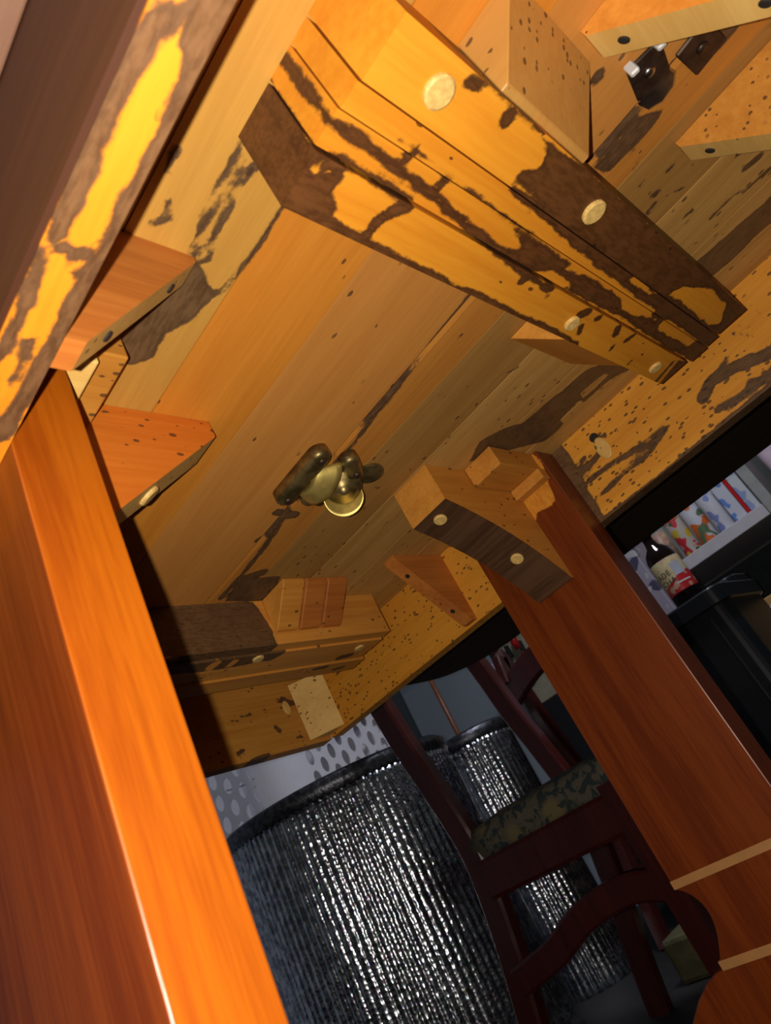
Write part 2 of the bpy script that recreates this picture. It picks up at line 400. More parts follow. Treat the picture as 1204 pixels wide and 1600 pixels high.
seams = [TX0, -1.05, -0.72, -0.39, -0.06, 0.26, 0.53, 0.752, 0.975, 1.298, 1.316, 1.44, 1.66, 1.90, 2.09, 2.40, 2.72, 3.05, 3.38, 3.70, TX1]
for a, b in zip(seams[:-1], seams[1:]):
    if b - a < 0.05: continue
    vis = 0.2 < b and a < 2.4
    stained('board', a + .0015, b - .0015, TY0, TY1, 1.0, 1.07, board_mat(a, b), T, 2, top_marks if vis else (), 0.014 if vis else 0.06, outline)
def round_rect(x0, x1, y0, y1, r, n=8):
    P = []
    for cx, cy, a0 in ((x1 - r, y1 - r, 0), (x0 + r, y1 - r, 90), (x0 + r, y0 + r, 180), (x1 - r, y0 + r, 270)):
        for k in range(n + 1):
            a = math.radians(a0 + 90 * k / n); P.append((cx + r * math.cos(a), cy + r * math.sin(a)))
    return P
prism('light_stop_slab', round_rect(TX0 - .02, TX1 + .02, TY0 - .02, TY1 + .02, TR, 12), 2, 1.07, 1.13, m_top, T)  # added slab that keeps light from leaking through the board gaps

# aprons
strip_marks = marks_on(2, ZB, [
    ('p', [(232, 0), (283, 0), (276, 40), (262, 62), (232, 68), (212, 120), (195, 90)]),
    ('l', [(222, 70), (175, 160), (120, 290), (88, 370)], 0.012), ('l', [(330, -20), (312, 20), (300, 50)], 0.012), ('l', [(345, 20), (330, 60)], 0.03),
    ('l', [(318, 80), (268, 200), (225, 285), (190, 345), (165, 400)], 0.014), ('l', [(95, 388), (118, 396), (150, 392)], 0.009),
    ('l', [(62, 400), (40, 470), (10, 540), (-10, 570)], 0.009), ('l', [(150, 410), (120, 470), (85, 540), (40, 620), (0, 680)], 0.013),
    ('l', [(120, 425), (105, 415)], 0.008), ('l', [(20, 600), (35, 570), (50, 530)], 0.006)])
stained('apron', 0.30, XA, YA, YB, ZB, 1.0, m_edge, T, 2, strip_marks, 0.013)
prism('apron_outer_veneer', [(0.292, 0.702), (0.2995, 0.702), (0.2995, 0.999), (0.292, 0.999)], 1, YA - .06, YB + .06, m_outer, T)
tbox('cleat', 0.16, 0.2915, YA - .05, YB + .05, 0.94, 0.999, m_cleat, T)
apr_marks = marks_on(0, XB, [
    ('p', [(850, 700), (878, 695), (905, 735), (918, 765), (940, 800), (950, 812), (935, 825), (860, 725)]),
    ('l', [(893, 752), (925, 722), (938, 705)], 0.012), ('l', [(905, 742), (918, 728)], 0.009), ('l', [(902, 735), (912, 715)], 0.008), ('l', [(918, 752), (960, 722), (1000, 698), (1040, 668)], 0.0105), ('l', [(938, 775), (975, 738), (1010, 710), (1042, 668)], 0.0095),
    ('l', [(925, 685), (945, 680)], 0.009),
    ('l', [(1098, 622), (1112, 595), (1150, 572), (1204, 552)], 0.020), ('l', [(1112, 600), (1128, 570), (1138, 560)], 0.006), ('l', [(1120, 640), (1150, 625), (1175, 605)], 0.012),
    ('l', [(1175, 600), (1200, 590), (1225, 560)], 0.018), ('l', [(1140, 520), (1204, 530)], 0.004),
    ('l', [(945, 812), (1010, 762), (1060, 722), (1120, 672), (1204, 602)], 0.012),
    ('l', [(600, 1000), (588, 985)], 0.008), ('l', [(540, 1040), (525, 1052)], 0.010)])
stained('apron', XB, XB + .067, YA, YB, ZB - .004, 1.0, m_rail, T, 0, apr_marks, 0.016)
end_marks = marks_on(1, YB, [('l', [(435, 1095), (462, 1098)], 0.012), ('l', [(442, 1090), (452, 1105)], 0.010), ('l', [(376, 1118), (390, 1116)], 0.010), ('l', [(430, 1136), (436, 1142)], 0.012),
    ('l', [(395, 1190), (420, 1180)], 0.012), ('l', [(372, 1178), (380, 1172)], 0.010), ('l', [(462, 1155), (470, 1150)], 0.008)])
m_end = wood('end_apron_wood', (0.60, 0.27, 0.045, 1), (0.46, 0.175, 0.024, 1), 0, STN, STN2, 0.35, 0.5, use_attr=True, vary=0.04)
stained('apron', XA + .002, XB - .002, YB, YB + .067, ZB - .008, 1.0, m_end, T, 1, end_marks, 0.016)
stained('apron', XA + .002, XB - .002, YA - .067, YA, ZB, 1.0, m_end, T, 1, (), 0.03)
# mitred filler in the far corner with its pale square end
prism('corner_block', [(XB - .125, YB - .002), (XB - .002, YB - .002), (XB - .002, YB - .11)], 2, ZB + .01, 0.975, m_pale, T, 0.0006)
tbox('nail_block', XB - .035, XB - .002, 1.98, 2.03, 0.90, 0.995, m_pale, T)

# the two bundles of extension slides
sl_marks = marks_on(2, 0.825, [
    ('p', [(430, 330), (470, 215), (500, 234), (520, 250), (512, 268), (540, 276), (520, 300), (525, 330), (505, 338), (470, 332)]), ('x', [(486, 262), (512, 246), (510, 262), (492, 272)]),
    ('l', [(445, 322), (520, 352), (590, 392), (660, 425), (740, 462), (800, 490), (900, 538)], 0.010),
    ('l', [(512, 256), (535, 258), (515, 285)], 0.012), ('l', [(572, 370), (590, 345), (615, 330), (640, 322)], 0.011), ('l', [(520, 248), (580, 278), (640, 318)], 0.006),
    ('l', [(815, 440), (822, 436)], 0.010), ('l', [(852, 465), (856, 462)], 0.006), ('l', [(905, 492), (918, 488)], 0.013), ('l', [(932, 498), (936, 496)], 0.010), ('l', [(905, 520), (908, 510)], 0.010),
    ('l', [(962, 522), (965, 512)], 0.012), ('l', [(978, 532), (992, 522)], 0.009), ('l', [(954, 546), (958, 540)], 0.007), ('l', [(980, 570), (986, 564)], 0.006), ('l', [(1022, 598), (1052, 565)], 0.006), ('p', [(1030, 600), (1060, 562), (1075, 566), (1040, 605)]),
    # middle bars
    ('l', [(524, 198), (560, 222), (600, 250), (640, 280), (690, 318), (740, 365), (800, 410), (860, 452)], 0.010), ('l', [(636, 262), (652, 236)], 0.008), ('l', [(690, 300), (704, 282)], 0.008),
    ('l', [(625, 222), (700, 276), (780, 332), (850, 385)], 0.0035), ('l', [(700, 335), (715, 340), (730, 350)], 0.010),
    ('p', [(800, 355), (850, 385), (900, 420), (960, 460), (1010, 500), (1120, 540), (1085, 570), (1040, 545), (980, 505), (930, 480), (870, 450), (830, 425), (780, 395), (820, 395)]),
    ('x', [(886, 425), (900, 418), (925, 432), (905, 435)]), ('x', [(975, 472), (985, 466), (1020, 492), (1000, 500), (975, 488)]), ('x', [(1040, 500), (1050, 496), (1100, 530), (1080, 545), (1030, 520)]), ('x', [(840, 432), (870, 430), (900, 452), (880, 455)]),
    ('l', [(1030, 492), (1040, 500), (1030, 510)], 0.016),
    ('p', [(795, 302), (800, 284), (900, 352), (1000, 430), (1130, 520), (1112, 548), (1050, 505), (960, 440), (880, 375)]),
    ('x', [(985, 440), (1000, 436), (1030, 462), (1015, 464)]),
    # broad bar
    ('p', [(845, 212), (852, 240), (842, 262), (815, 265), (800, 284), (830, 300), (852, 330), (880, 350), (940, 395), (1000, 440), (1060, 485), (1122, 530), (1170, 482), (1100, 420), (1000, 335), (900, 250)]),
    ('x', [(1046, 460), (1065, 448), (1110, 452), (1132, 475), (1125, 505), (1105, 508), (1075, 480)]),
    ('l', [(735, 128), (745, 135)], 0.012), ('l', [(790, 190), (793, 182)], 0.014), ('l', [(745, 120), (800, 165), (850, 208)], 0.004)])
bars = [(0.047, 0.136, 2.0, 0.825), (0.140, 0.178, 2.03, 0.832), (0.181, 0.234, 2.05, 0.836), (0.238, 0.325, 2.0, 0.825)]
for (a, b, xe, z) in bars:
    bar = stained('slide_bar', 0.618, xe, a, b, z, 0.999, m_slide, T, 2, sl_marks, 0.008 if z == .825 else .009)
tbox('slide_tongue', 0.70, 1.95, 0.1355, 0.1405, 0.88, 0.95, m_slide, T, 0.0)
tbox('slide_tongue', 0.70, 1.95, 0.2335, 0.2385, 0.88, 0.95, m_slide, T, 0.0)
s2_marks = marks_on(1, 1.655, [('p', [(200, 930), (395, 940), (405, 952), (425, 985), (432, 1005), (455, 1018), (380, 1022), (200, 1030)])])
s2_marks2 = marks_on(2, 0.825, [('p', [(200, 1020), (330, 1030), (420, 1015), (455, 1012), (425, 1030), (395, 1035), (340, 1045), (200, 1060)]),
    ('x', [(318, 1044), (338, 1030), (346, 1032), (330, 1046)]), ('x', [(352, 1040), (366, 1028), (374, 1030), (360, 1042)]), ('l', [(532, 1030), (548, 1026)], 0.02), ('l', [(490, 1046), (510, 1042)], 0.012), ('l', [(522, 1046), (536, 1042)], 0.010)])
stained('slide_bar', 0.618, 2.07, 1.655, 1.70, 0.83, 0.999, m_slide_far, T, 1, s2_marks, 0.012)
stained('slide_bar', 0.618, 2.06, 1.7005, 1.782, 0.822, 0.999, m_slide_far, T, 2, s2_marks2, 0.012)
stained('slide_bar', 0.618, 2.08, 1.786, 1.858, 0.832, 0.999, m_slide_far, T, 2, s2_marks2, 0.012)
stained('slide_bar', 0.618, 2.10, 1.862, 1.945, 0.825, 0.999, m_slide_far, T, 2, s2_marks2, 0.012)

def dowel(p, axis, r, mat=None, parent=T, h=0.006, name='dowel'):
    q = Vector(axis).normalized().to_track_quat('Z', 'Y').to_matrix()
    pr = [(r * D, -0.004), (r * D, h * D * .6), (r * D * .85, h * D)]
    return lathe(name, pr, W(p), mat or m_dowel, parent, 20, False, True, q)
for (px, py) in ((685, 143), (927, 331)):
    q = on_z(px, py, 0.824); dowel(q, (0, 0, -1), 0.024)
for (px, py) in ((893, 505), (1023, 574)):
    q = on_z(px, py, 0.824); dowel(q, (0, 0, -1), 0.019)
for (px, py) in ((403, 1029), (561, 1012)):
    q = on_z(px, py, 0.821); dowel(q, (0, 0, -1), 0.020)
q = on_x(942, 700, XB - .001); dd = dowel(q, (-1, 0, 0), 0.024, m_pale, name='plug'); dd.scale = (1, 1, 1.75); dowel((q[0], q[1] + .004, q[2] + .050), (-1, 0, 0), 0.016, m_hole, h=.003, name='screw_hole')
q = on_y(447, 1106, YB - .001); dd = dowel(q, (0, -1, 0), 0.018, m_pale, name='plug'); dd.scale = (1, 1, 1.75)

# wedge blocks glued beside the slides
def wedge(x0, x1, yt, ys, zs, mats, cuts=()):
    o = prism('glue_block', [(yt, 0.999), (ys, 0.999), (ys, zs), (ys + (yt - ys) * .12, zs)], 0, x0, x1, mats[0], T, 0.0006)
    return o
wedge(1.535, 1.86, 0.452, 0.3255, 0.875, (m_block,))
wedge(0.86, 1.12, -0.070, 0.0465, 0.865, (m_board2 := wood('wedge_wood', (0.50, 0.255, 0.060, 1), (0.44, 0.21, 0.045, 1), 1, STN, STN2, 0.5, 0.5),))
n3 = 3
for k in range(n3):
    a = 1.525 + (1.83 - 1.525) * k / n3; b = 1.525 + (1.83 - 1.525) * (k + 1) / n3 - .010
    prism('glue_block', [(1.522, 0.999), (1.6545, 0.999), (1.6545, 0.872), (1.64, 0.872), (1.522, 0.985)], 0, a, b, m_blockred if k else m_block, T, 0.0008)
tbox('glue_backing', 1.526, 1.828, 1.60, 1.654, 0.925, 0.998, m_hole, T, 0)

# triangular gussets under the top
def gusset_x(xt, xe, y0, y1, mats, zlow=ZB + .005):
    s = 1 if xe > xt else -1
    o = prism('gusset', [(xt, 0.999), (xe, 0.999), (xe, zlow), (xe - s * .03, zlow), (xt, 0.985)], 1, y0, y1, mats[0], T, 0.0, mats, (3,))
    for t in (0.22, 0.80):
        p = (xt + (xe - s * .03 - xt) * t, (y0 + y1) / 2, 0.985 + (zlow - 0.985) * t)
        dowel(p, (-s * (0.985 - zlow), 0, -(abs(xe - xt) - .03)), 0.009, m_hole, h=.003, name='nail_hole')
    return o
def gusset_y(yt, ye, x0, x1, mats, zlow=ZB + .005):
    s = 1 if ye > yt else -1
    o = prism('gusset', [(yt, 0.999), (ye, 0.999), (ye, zlow), (ye - s * .03, zlow), (yt, 0.985)], 0, x0, x1, mats[0], T, 0.0, mats, (3,))
    for t in (0.14, 0.72):
        p = ((x0 + x1) / 2, yt + (ye - s * .03 - yt) * t, 0.985 + (zlow - 0.985) * t)
        dowel(p, (0, -s * (0.985 - zlow), -(abs(ye - yt) - .03)), 0.010, m_hole, h=.003, name='nail_hole')
    return o
gusset_x(0.655, XA, 0.535, 0.585, (m_blockred, m_pale))
gusset_x(1.955, XB, 1.392, 1.445, (m_blockred, m_blockred))
gusset_y(-0.088, YA, 1.055, 1.125, (m_block, m_pale))
gusset_y(-0.088, YA, 1.484, 1.552, (m_block, m_pale))
gusset_y(2.08, YB, 1.055, 1.125, (m_block, m_pale))

# trestle legs
LT = 0.115
leg_marks = marks_on(0, XB - LT, [('p', [(790, 790), (812, 745), (828, 705), (845, 720), (858, 755), (868, 782), (852, 795), (838, 800), (835, 822), (826, 842), (815, 835), (805, 810)])])
def leg(x0, y0, y1, front, edge):
    """plank with two inlaid grooves, scrolled side brackets and a foot"""
    a = W((x0, y0, -0.985)); b = W((x0 + LT, y1, 0.998))
    bm = box_bm(a[0], b[0], a[1], b[1], a[2], b[2], 0.0011, 2)
    for k in range(1, 30): bmesh.ops.bisect_plane(bm, geom=bm.verts[:] + bm.edges[:] + bm.faces[:], plane_co=W((0, y0 + (y1 - y0) * k / 30, 0)), plane_no=(0, 1, 0))
    for k in range(30): bmesh.ops.bisect_plane(bm, geom=bm.verts[:] + bm.edges[:] + bm.faces[:], plane_co=W((0, 0, 0.6 + 0.4 * k / 30)), plane_no=(0, 0, 1))
    for k in range(15): bmesh.ops.bisect_plane(bm, geom=bm.verts[:] + bm.edges[:] + bm.faces[:], plane_co=W((0, 0, -0.32 - 0.205 * k / 14)), plane_no=(0, 0, 1))
    ym_ = (a[1] + b[1]) / 2
    for v in bm.verts:
        t = (-0.32 - (v.co.z - ZC) / D) / 0.205
        if 0 < t < 1: v.co.y = ym_ + (v.co.y - ym_) * (1 - 0.055 / 0.21 * math.sin(math.pi * t ** .75))
    bmesh.ops.recalc_face_normals(bm, faces=bm.faces)
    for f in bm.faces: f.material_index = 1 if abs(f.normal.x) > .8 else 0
    vt = np.array([((v.co.y) / D, (v.co.z - ZC) / D) for v in bm.verts])
    st = field(vt, leg_marks) if front < 0 else np.full(len(vt), -.2)
    o = bm_link('trestle_leg', bm, m_leg, T, mats=(edge, m_legface))
    at = o.data.attributes.new('stain', 'FLOAT', 'POINT'); at.data.foreach_set('value', st.astype(np.float32))
    xs = x0 - .0012
    for z in (-0.31, -0.527):
        tbox('groove', xs, x0 + LT + .0012, y0 - .0012, y1 + .0012, z - .012, z + .012, m_groove, o, 0.0004)
    for s, ye in ((1, y1), (-1, y0)):
        pr = [(ye + s * .0015, -0.985)]
        for q, z in ((0.42, -0.985), (0.40, -0.88), (0.33, -0.78), (0.235, -0.69), (0.175, -0.63), (0.12, -0.585), (0.07, -0.555), (0.03, -0.541), (0.0015, -0.537)):
            pr.append((ye + s * q, z))
        prism('scroll_bracket', pr, 0, x0 + .006, x0 + LT - .006, m_legplain, o, 0.0012)
    ym = (y0 + y1) / 2
    prism('foot', [(ym - 1.0, -1.297), (ym + 1.0, -1.297), (ym + 1.0, -1.22), (ym + .93, -1.15), (ym + .6, -1.08), (ym + .45, -0.986), (ym - .45, -0.986), (ym - .6, -1.08), (ym - .93, -1.15), (ym - 1.0, -1.22)],
          0, x0 - .04, x0 + LT + .04, m_legplain, o, 0.002)
    return o
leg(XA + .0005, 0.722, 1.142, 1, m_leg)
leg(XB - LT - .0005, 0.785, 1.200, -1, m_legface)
xlr = XB - LT; xll = XA + LT

# concave braces between top and legs
def brace(xl, y0, y1, curve, mats, spots):
    """curve: lower face from the leg to the tip, (x, z)"""
    s = 1 if xl > curve[-1][0] else -1
    P = [(curve[-1][0], 0.999), (xl - s * .001, 0.999)] + list(curve)
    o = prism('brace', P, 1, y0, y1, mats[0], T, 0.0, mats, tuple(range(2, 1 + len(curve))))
    for t, dy, r in spots:
        u = t * (len(curve) - 1); i = min(int(u), len(curve) - 2); f = u - i
        a, b = np.array(curve[i]), np.array(curve[i + 1]); q = a + (b - a) * f; d = (b - a) / np.linalg.norm(b - a)
        nn = np.array((d[1], -d[0])); nn = nn if nn[1] < 0 else -nn
        dowel((q[0], y0 + (y1 - y0) * dy, q[1]), (nn[0], 0, nn[1]), r, None, o, h=.008)
    return o
cv = []
for k in range(9):
    t = k / 8; A = np.array((xlr - .012, 0.575)); B = np.array((1.668, 0.868)); C = np.array((xlr - .185, 0.765))
    cv.append(tuple((1 - t) ** 2 * A + 2 * t * (1 - t) * C + t * t * B))
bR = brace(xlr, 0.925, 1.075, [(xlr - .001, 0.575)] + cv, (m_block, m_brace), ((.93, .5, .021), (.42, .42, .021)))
bL = brace(xll, 0.895, 0.985, [(xll + .001, 0.652), (xll + .012, 0.652), (0.888, 0.955)], (m_redblk, m_pale), ((.77, .5, .024),))
# stepped blocks beside the leg tops
for (a, b, ya) in ((1.865, xlr - .001, 0.805), (xll + .001, 0.600, 0.715)):
    bb = tbox('glue_block', a, b, ya, 0.893 if a < 1 else 0.922, 0.925, 0.998, m_block, T)
    e = b if a > 1 else a; s = -1 if a > 1 else 1
    tbox('glue_block', min(e + s * .002, e + s * .05), max(e + s * .002, e + s * .05), ya - .01, 0.893 if a < 1 else 0.924, 0.885, 0.924, m_block if a > 1 else m_pale, T)

# metal table clips
cl = on_z(1008, 108); 
def clip(cx, cy, mat, ang, ears):
    r = Matrix.Rotation(ang, 3, 'Z'); c = Vector(W((cx, cy, 1.0)))
    def loc(pts): return [tuple(c + r @ Vector((p[0] * D, p[1] * D, p[2] * D))) for p in pts]
    bm = box_bm(-.045, .045, -.036, .036, -.009, -.001, 0.003, 1)
    if ears:
        for v in bm.verts: v.co.z -= 0.10 * max(0, -v.co.x - 0.0) ** 1.0 * .4
    vs = loc([v.co for v in bm.verts]); bm.verts.index_update(); fs = [[v.index for v in f.verts] for f in bm.faces]; bm.free()
    o = link('table_clip', vs, fs, mat, T)
    if ears:
        for s in (-1, 1):
            bm = box_bm(-.054, -.042, s * .028 - .009, s * .028 + .009, -.030, -.002, 0.003, 1)
            vs = loc([v.co for v in bm.verts]); bm.verts.index_update(); fs = [[v.index for v in f.verts] for f in bm.faces]; bm.free()
            link('ear', vs, fs, m_ear, o)
        vs, fs = lathe_vf([(.040, -.001), (.040, -.007), (.036, -.008)], (0.055, -.004, 0), 8); link('washer_plate', loc(vs), fs, m_steel, o)
    vs, fs = lathe_vf([(.012, -.0088), (.011, -.013), (.004, -.015)], (0, 0, 0), 12)
    link('screw', loc(vs), fs, m_steeld if not ears else m_steel, o, True)
    return o
clip(1.252, -0.128, m_steeld, math.radians(10), True)
clip(1.325, -0.215, m_steeld, math.radians(-6), False)

# brass sash-style table lock astride the seam
K = bpy.data.objects.new('table_lock', None); COL.objects.link(K); K.parent = T
kc = Vector(W((1.335, 1.03, 1.0))); K.location = kc - Vector(T['_w']); K['_w'] = tuple(kc); K['label'] = 'antique brass rotary table lock'
def stadium(x0, y0, x1, y1, r, z0, z1, name, mat, dome=0.006):
    """rounded bar between two ends in table units"""
    n = 10; d = Vector((x1 - x0, y1 - y0, 0)).normalized(); pr = Vector((-d.y, d.x, 0)); loops = []
    for rr, z in ((r, z1), (r, z0 + dome), (r * .82, z0 + dome * .3), (r * .5, z0)):
        L = []
        for c, sgn in (((x1, y1), 1), ((x0, y0), -1)):
            for k in range(n + 1):
                a = math.pi * (k / n - .5); q = Vector((c[0], c[1], 0)) + (d * math.cos(a) * sgn + pr * math.sin(a) * sgn) * rr; L.append(W((q.x, q.y, z)))
        loops.append(L)
    vs = sum(loops, []); m_ = len(loops[0]); fs = []
    for i in range(3):
        for k in range(m_): fs.append((i * m_ + k, i * m_ + (k + 1) % m_, (i + 1) * m_ + (k + 1) % m_, (i + 1) * m_ + k))
    fs.append(tuple(range(m_))[::-1]); fs.append(tuple(3 * m_ + k for k in range(m_)))
    return link(name, vs, fs, mat, K, True)
stadium(1.235, 1.095, 1.235, 0.935, 0.030, 0.962, 0.9995, 'lock_plate', m_brass, 0.012)
stadium(1.345, 0.935, 1.395, 0.975, 0.026, 0.962, 0.9995, 'keeper_plate', m_brass, 0.012)
stadium(1.325, 1.10, 1.36, 1.085, 0.026, 0.968, 0.9995, 'keeper_plate', m_brass, 0.012)
# flaring housing: half cone opening to the right
vs, fs = [], []; n = 14
for i in range(6):
    t = i / 5; x = 1.25 + .075 * t; hw = .035 + .045 * t; hh = .022 + .022 * t ** .8
    for k in range(n + 1):
        a = math.pi * k / n; vs.append(W((x, 1.03 + hw * math.cos(a), 0.985 - hh * math.sin(a))))
for i in range(5):
    for k in range(n): fs.append((i * (n + 1) + k, i * (n + 1) + k + 1, (i + 1) * (n + 1) + k + 1, (i + 1) * (n + 1) + k))
fs.append(tuple(range(n + 1)))
hs = link('cam_housing', vs, fs, m_brassb, K, True); hs.modifiers.new('s', 'SOLIDIFY').thickness = 0.0015
tilt = Matrix.Rotation(math.radians(28), 3, 'Y') @ Matrix.Rotation(math.radians(-12), 3, 'X')
kz = W((1.385, 1.025, 0.968))
lathe('cam_disc', [(.054 * D, 0.004), (.054 * D, 0.0), (.050 * D, -.003), (.036 * D, -.0035), (.034 * D, -.006), (.020 * D, -.0065), (.016 * D, -.009), (.004 * D, -.011)], kz, m_brass, K, 28, True, True, tilt)
vs, fs = [], []; n = 18
for i in range(5):
    for k in range(n + 1):
        a = math.radians(-20 + 150 * k / n); e = math.sin(math.pi * k / n) ** .6; r = (.052 + .022 * e * i / 4); z = .002 - .014 * (i / 4) * e
        q = tilt @ Vector((r * D * math.cos(a), r * D * math.sin(a), z)); vs.append((kz[0] + q.x, kz[1] + q.y, kz[2] + q.z))
for i in range(4):
    for k in range(n): fs.append((i * (n + 1) + k, i * (n + 1) + k + 1, (i + 1) * (n + 1) + k + 1, (i + 1) * (n + 1) + k))
lp = link('lever_lip', vs, fs, m_brassb, K, True); lp.modifiers.new('s', 'SOLIDIFY').thickness = 0.0012
lathe('thumb_tab', [(.040 * D, 0.0), (.040 * D, -.0016), (.036 * D, -.0022)], W((1.455, .972, 0.982)), m_brass, K, 24, False, True, Matrix.Rotation(math.radians(10), 3, 'Y'))
for (sx, sy) in ((1.235, 1.095), (1.235, 0.935), (1.39, 0.968), (1.345, 1.092)):
    s_ = lathe('screw', [(.012 * D, .001), (.012 * D, -.0008), (.008 * D, -.0018)], W((sx, sy, 0.962)), m_steeld, K, 12)

# ------------------------------------------------------------------ chairs
m_chair = wood('dark_cherry_chair_wood', (0.080, 0.013, 0.010, 1), (0.042, 0.007, 0.006, 1), 2, rough=0.3, spec=0.5, coat=0.4, vary=0.03)
def floral():
    M = N('floral_seat_fabric'); tc = M.n('ShaderNodeTexCoord').outputs['Object']
    a = M.noise(tc, 22, 3, 0.6, 1.2); v = M.n('ShaderNodeTexVoronoi'); v.inputs['Scale'].default_value = 16; M.l(tc, v.inputs['Vector'])
    c = M.mix(M.ramp(a, 0.42, 0.5), (0.035, 0.045, 0.04, 1), (0.13, 0.11, 0.075, 1))
    c = M.mix(M.ramp(v.outputs['Distance'], 0.42, 0.25), c, (0.20, 0.155, 0.07, 1))
    c = M.mix(M.ramp(M.noise(tc, 60, 2), 0.55, 0.6), c, (0.03, 0.045, 0.045, 1))
    M.l(c, M.b.inputs['Base Color']); M.b.inputs['Roughness'].default_value = 0.9; return M.m
m_floral = floral()
def strip(name, pts, w, t, mat, parent, wide):
    """flat shaped board following points: width w along 'wide', thickness t"""
    pts = [Vector(p) for p in pts]; n = len(pts); vs, fs = [], []; wv = Vector(wide).normalized()
    ww = w if isinstance(w, (list, tuple)) else [w] * n
    for i, p in enumerate(pts):
        tg = (pts[min(i + 1, n - 1)] - pts[max(i - 1, 0)]).normalized()
        u = (wv - tg * wv.dot(tg)).normalized(); q = tg.cross(u)
        for (a, b) in ((-.5, -.35), (-.4, -.5), (.4, -.5), (.5, -.35), (.5, .35), (.4, .5), (-.4, .5), (-.5, .35)):
            vs.append(tuple(p + u * a * ww[i] + q * b * t))
    for i in range(n - 1):
        for k in range(8): fs.append((i * 8 + k, i * 8 + (k + 1) % 8, (i + 1) * 8 + (k + 1) % 8, (i + 1) * 8 + k))
    fs.append(tuple(range(8))[::-1]); fs.append(tuple((n - 1) * 8 + k for k in range(8)))
    return link(name, vs, fs, mat, parent, False)
def smooth_pts(P, n=6):
    out = []; P = [Vector(p) for p in P]
    for i in range(len(P) - 1):
        p0 = P[max(i - 1, 0)]; p1 = P[i]; p2 = P[i + 1]; p3 = P[min(i + 2, len(P) - 1)]
        for k in range(n):
            t = k / n; out.append(0.5 * ((2 * p1) + (p2 - p0) * t + (2 * p0 - 5 * p1 + 4 * p2 - p3) * t * t + (3 * p1 - p0 - 3 * p2 + p3) * t ** 3))
    out.append(P[-1]); return out
def chair(x, y, u, v, label, h=1.0, wd=0.40, dp=0.42):
    """origin under the rear post nearer the camera; local +u across the back, +v towards the seat front"""
    c = empty('dining_chair', (x, y, 0), label, 'chair')
    u = Vector(u).normalized(); v = Vector(v).normalized(); o = Vector((x, y, 0))
    P = lambda a, b, z: tuple(o + u * a + v * b + Vector((0, 0, z)))
    for a in (0.0, wd):
        prof = [(-.07, 0.0), (-.045, .12), (-.012, .25), (.008, .36), (.012, .44), (-.004, .54), (-.028, .66), (-.045, .78), (-.07, .90), (-.10, h)]
        strip('rear_post', smooth_pts([P(a, b, z) for b, z in prof], 4), 0.050, 0.032, m_chair, c, v)
    for a in (-.01, wd + .01):
        strip('front_leg', [P(a, dp, 0), P(a, dp, .2), P(a, dp, .42)], [.03, .036, .044], 0.042, m_chair, c, v)
        strip('side_rail', [P(a, .02, .375), P(a, dp * .5, .375), P(a, dp, .375)], 0.065, 0.022, m_chair, c, (0, 0, 1))
        strip('stretcher', smooth_pts([P(a, -.015, .215), P(a, dp * .25, .235), P(a, dp * .5, .265), P(a, dp * .8, .275), P(a, dp, .255)], 5), [.045] * 21, 0.02, m_chair, c, (0, 0, 1))
    strip('front_rail', [P(0, dp, .375), P(wd, dp, .375)], 0.065, 0.022, m_chair, c, (0, 0, 1))
    strip('rear_rail', [P(.01, .0, .385), P(wd - .01, .0, .385)], 0.06, 0.022, m_chair, c, (0, 0, 1))
    strip('crest_rail', smooth_pts([P(-.02, -.095, h - .03), P(wd * .25, -.11, h), P(wd * .5, -.115, h + .012), P(wd * .75, -.11, h), P(wd + .02, -.095, h - .03)], 4), 0.085, 0.024, m_chair, c, (0, 0, 1))
    for zz in (.88,):
        if zz < h - .12:
            bb = -.04 if zz < .8 else -.06
            strip('back_slat', smooth_pts([P(0.0, bb, zz), P(wd * .5, bb - .015, zz + .012), P(wd, bb, zz)], 5), 0.045, 0.014, m_chair, c, (0, 0, 1))
    # cushion
    bm = box_bm(-.5, .5, -.5, .5, -.5, .5, 0.0)
    bmesh.ops.subdivide_edges(bm, edges=bm.edges[:], cuts=6, use_grid_fill=True)
    for q in bm.verts:
        r = max(abs(q.co.x), abs(q.co.y)) * 2; zz = q.co.z
        if zz > 0: zz *= 1.0 - .35 * max(0, r - .7) / .3
        sh = 1 - .04 * abs(q.co.z * 2)
        q.co = Vector(P(wd / 2 + q.co.x * (wd + .04) * sh, dp / 2 + .03 + q.co.y * (dp + .02) * sh, .436 + zz * .062))
    bm_link('seat_cushion', bm, m_floral, c, True)
    return c
chair(1.105, 0.955, (1, 0, 0), (0, -1, 0), 'dark cherry chair with floral cushion standing before the ribbed silver hamper', 1.0, dp=0.34)
c2 = on_x(864, 1135, 2.06)
chair(2.06, float(c2[1]), (0, -1, 0), (1, 0, 0), 'dark cherry chair with low back, before the cream pegboard rack', 0.80, wd=0.30, dp=0.36)

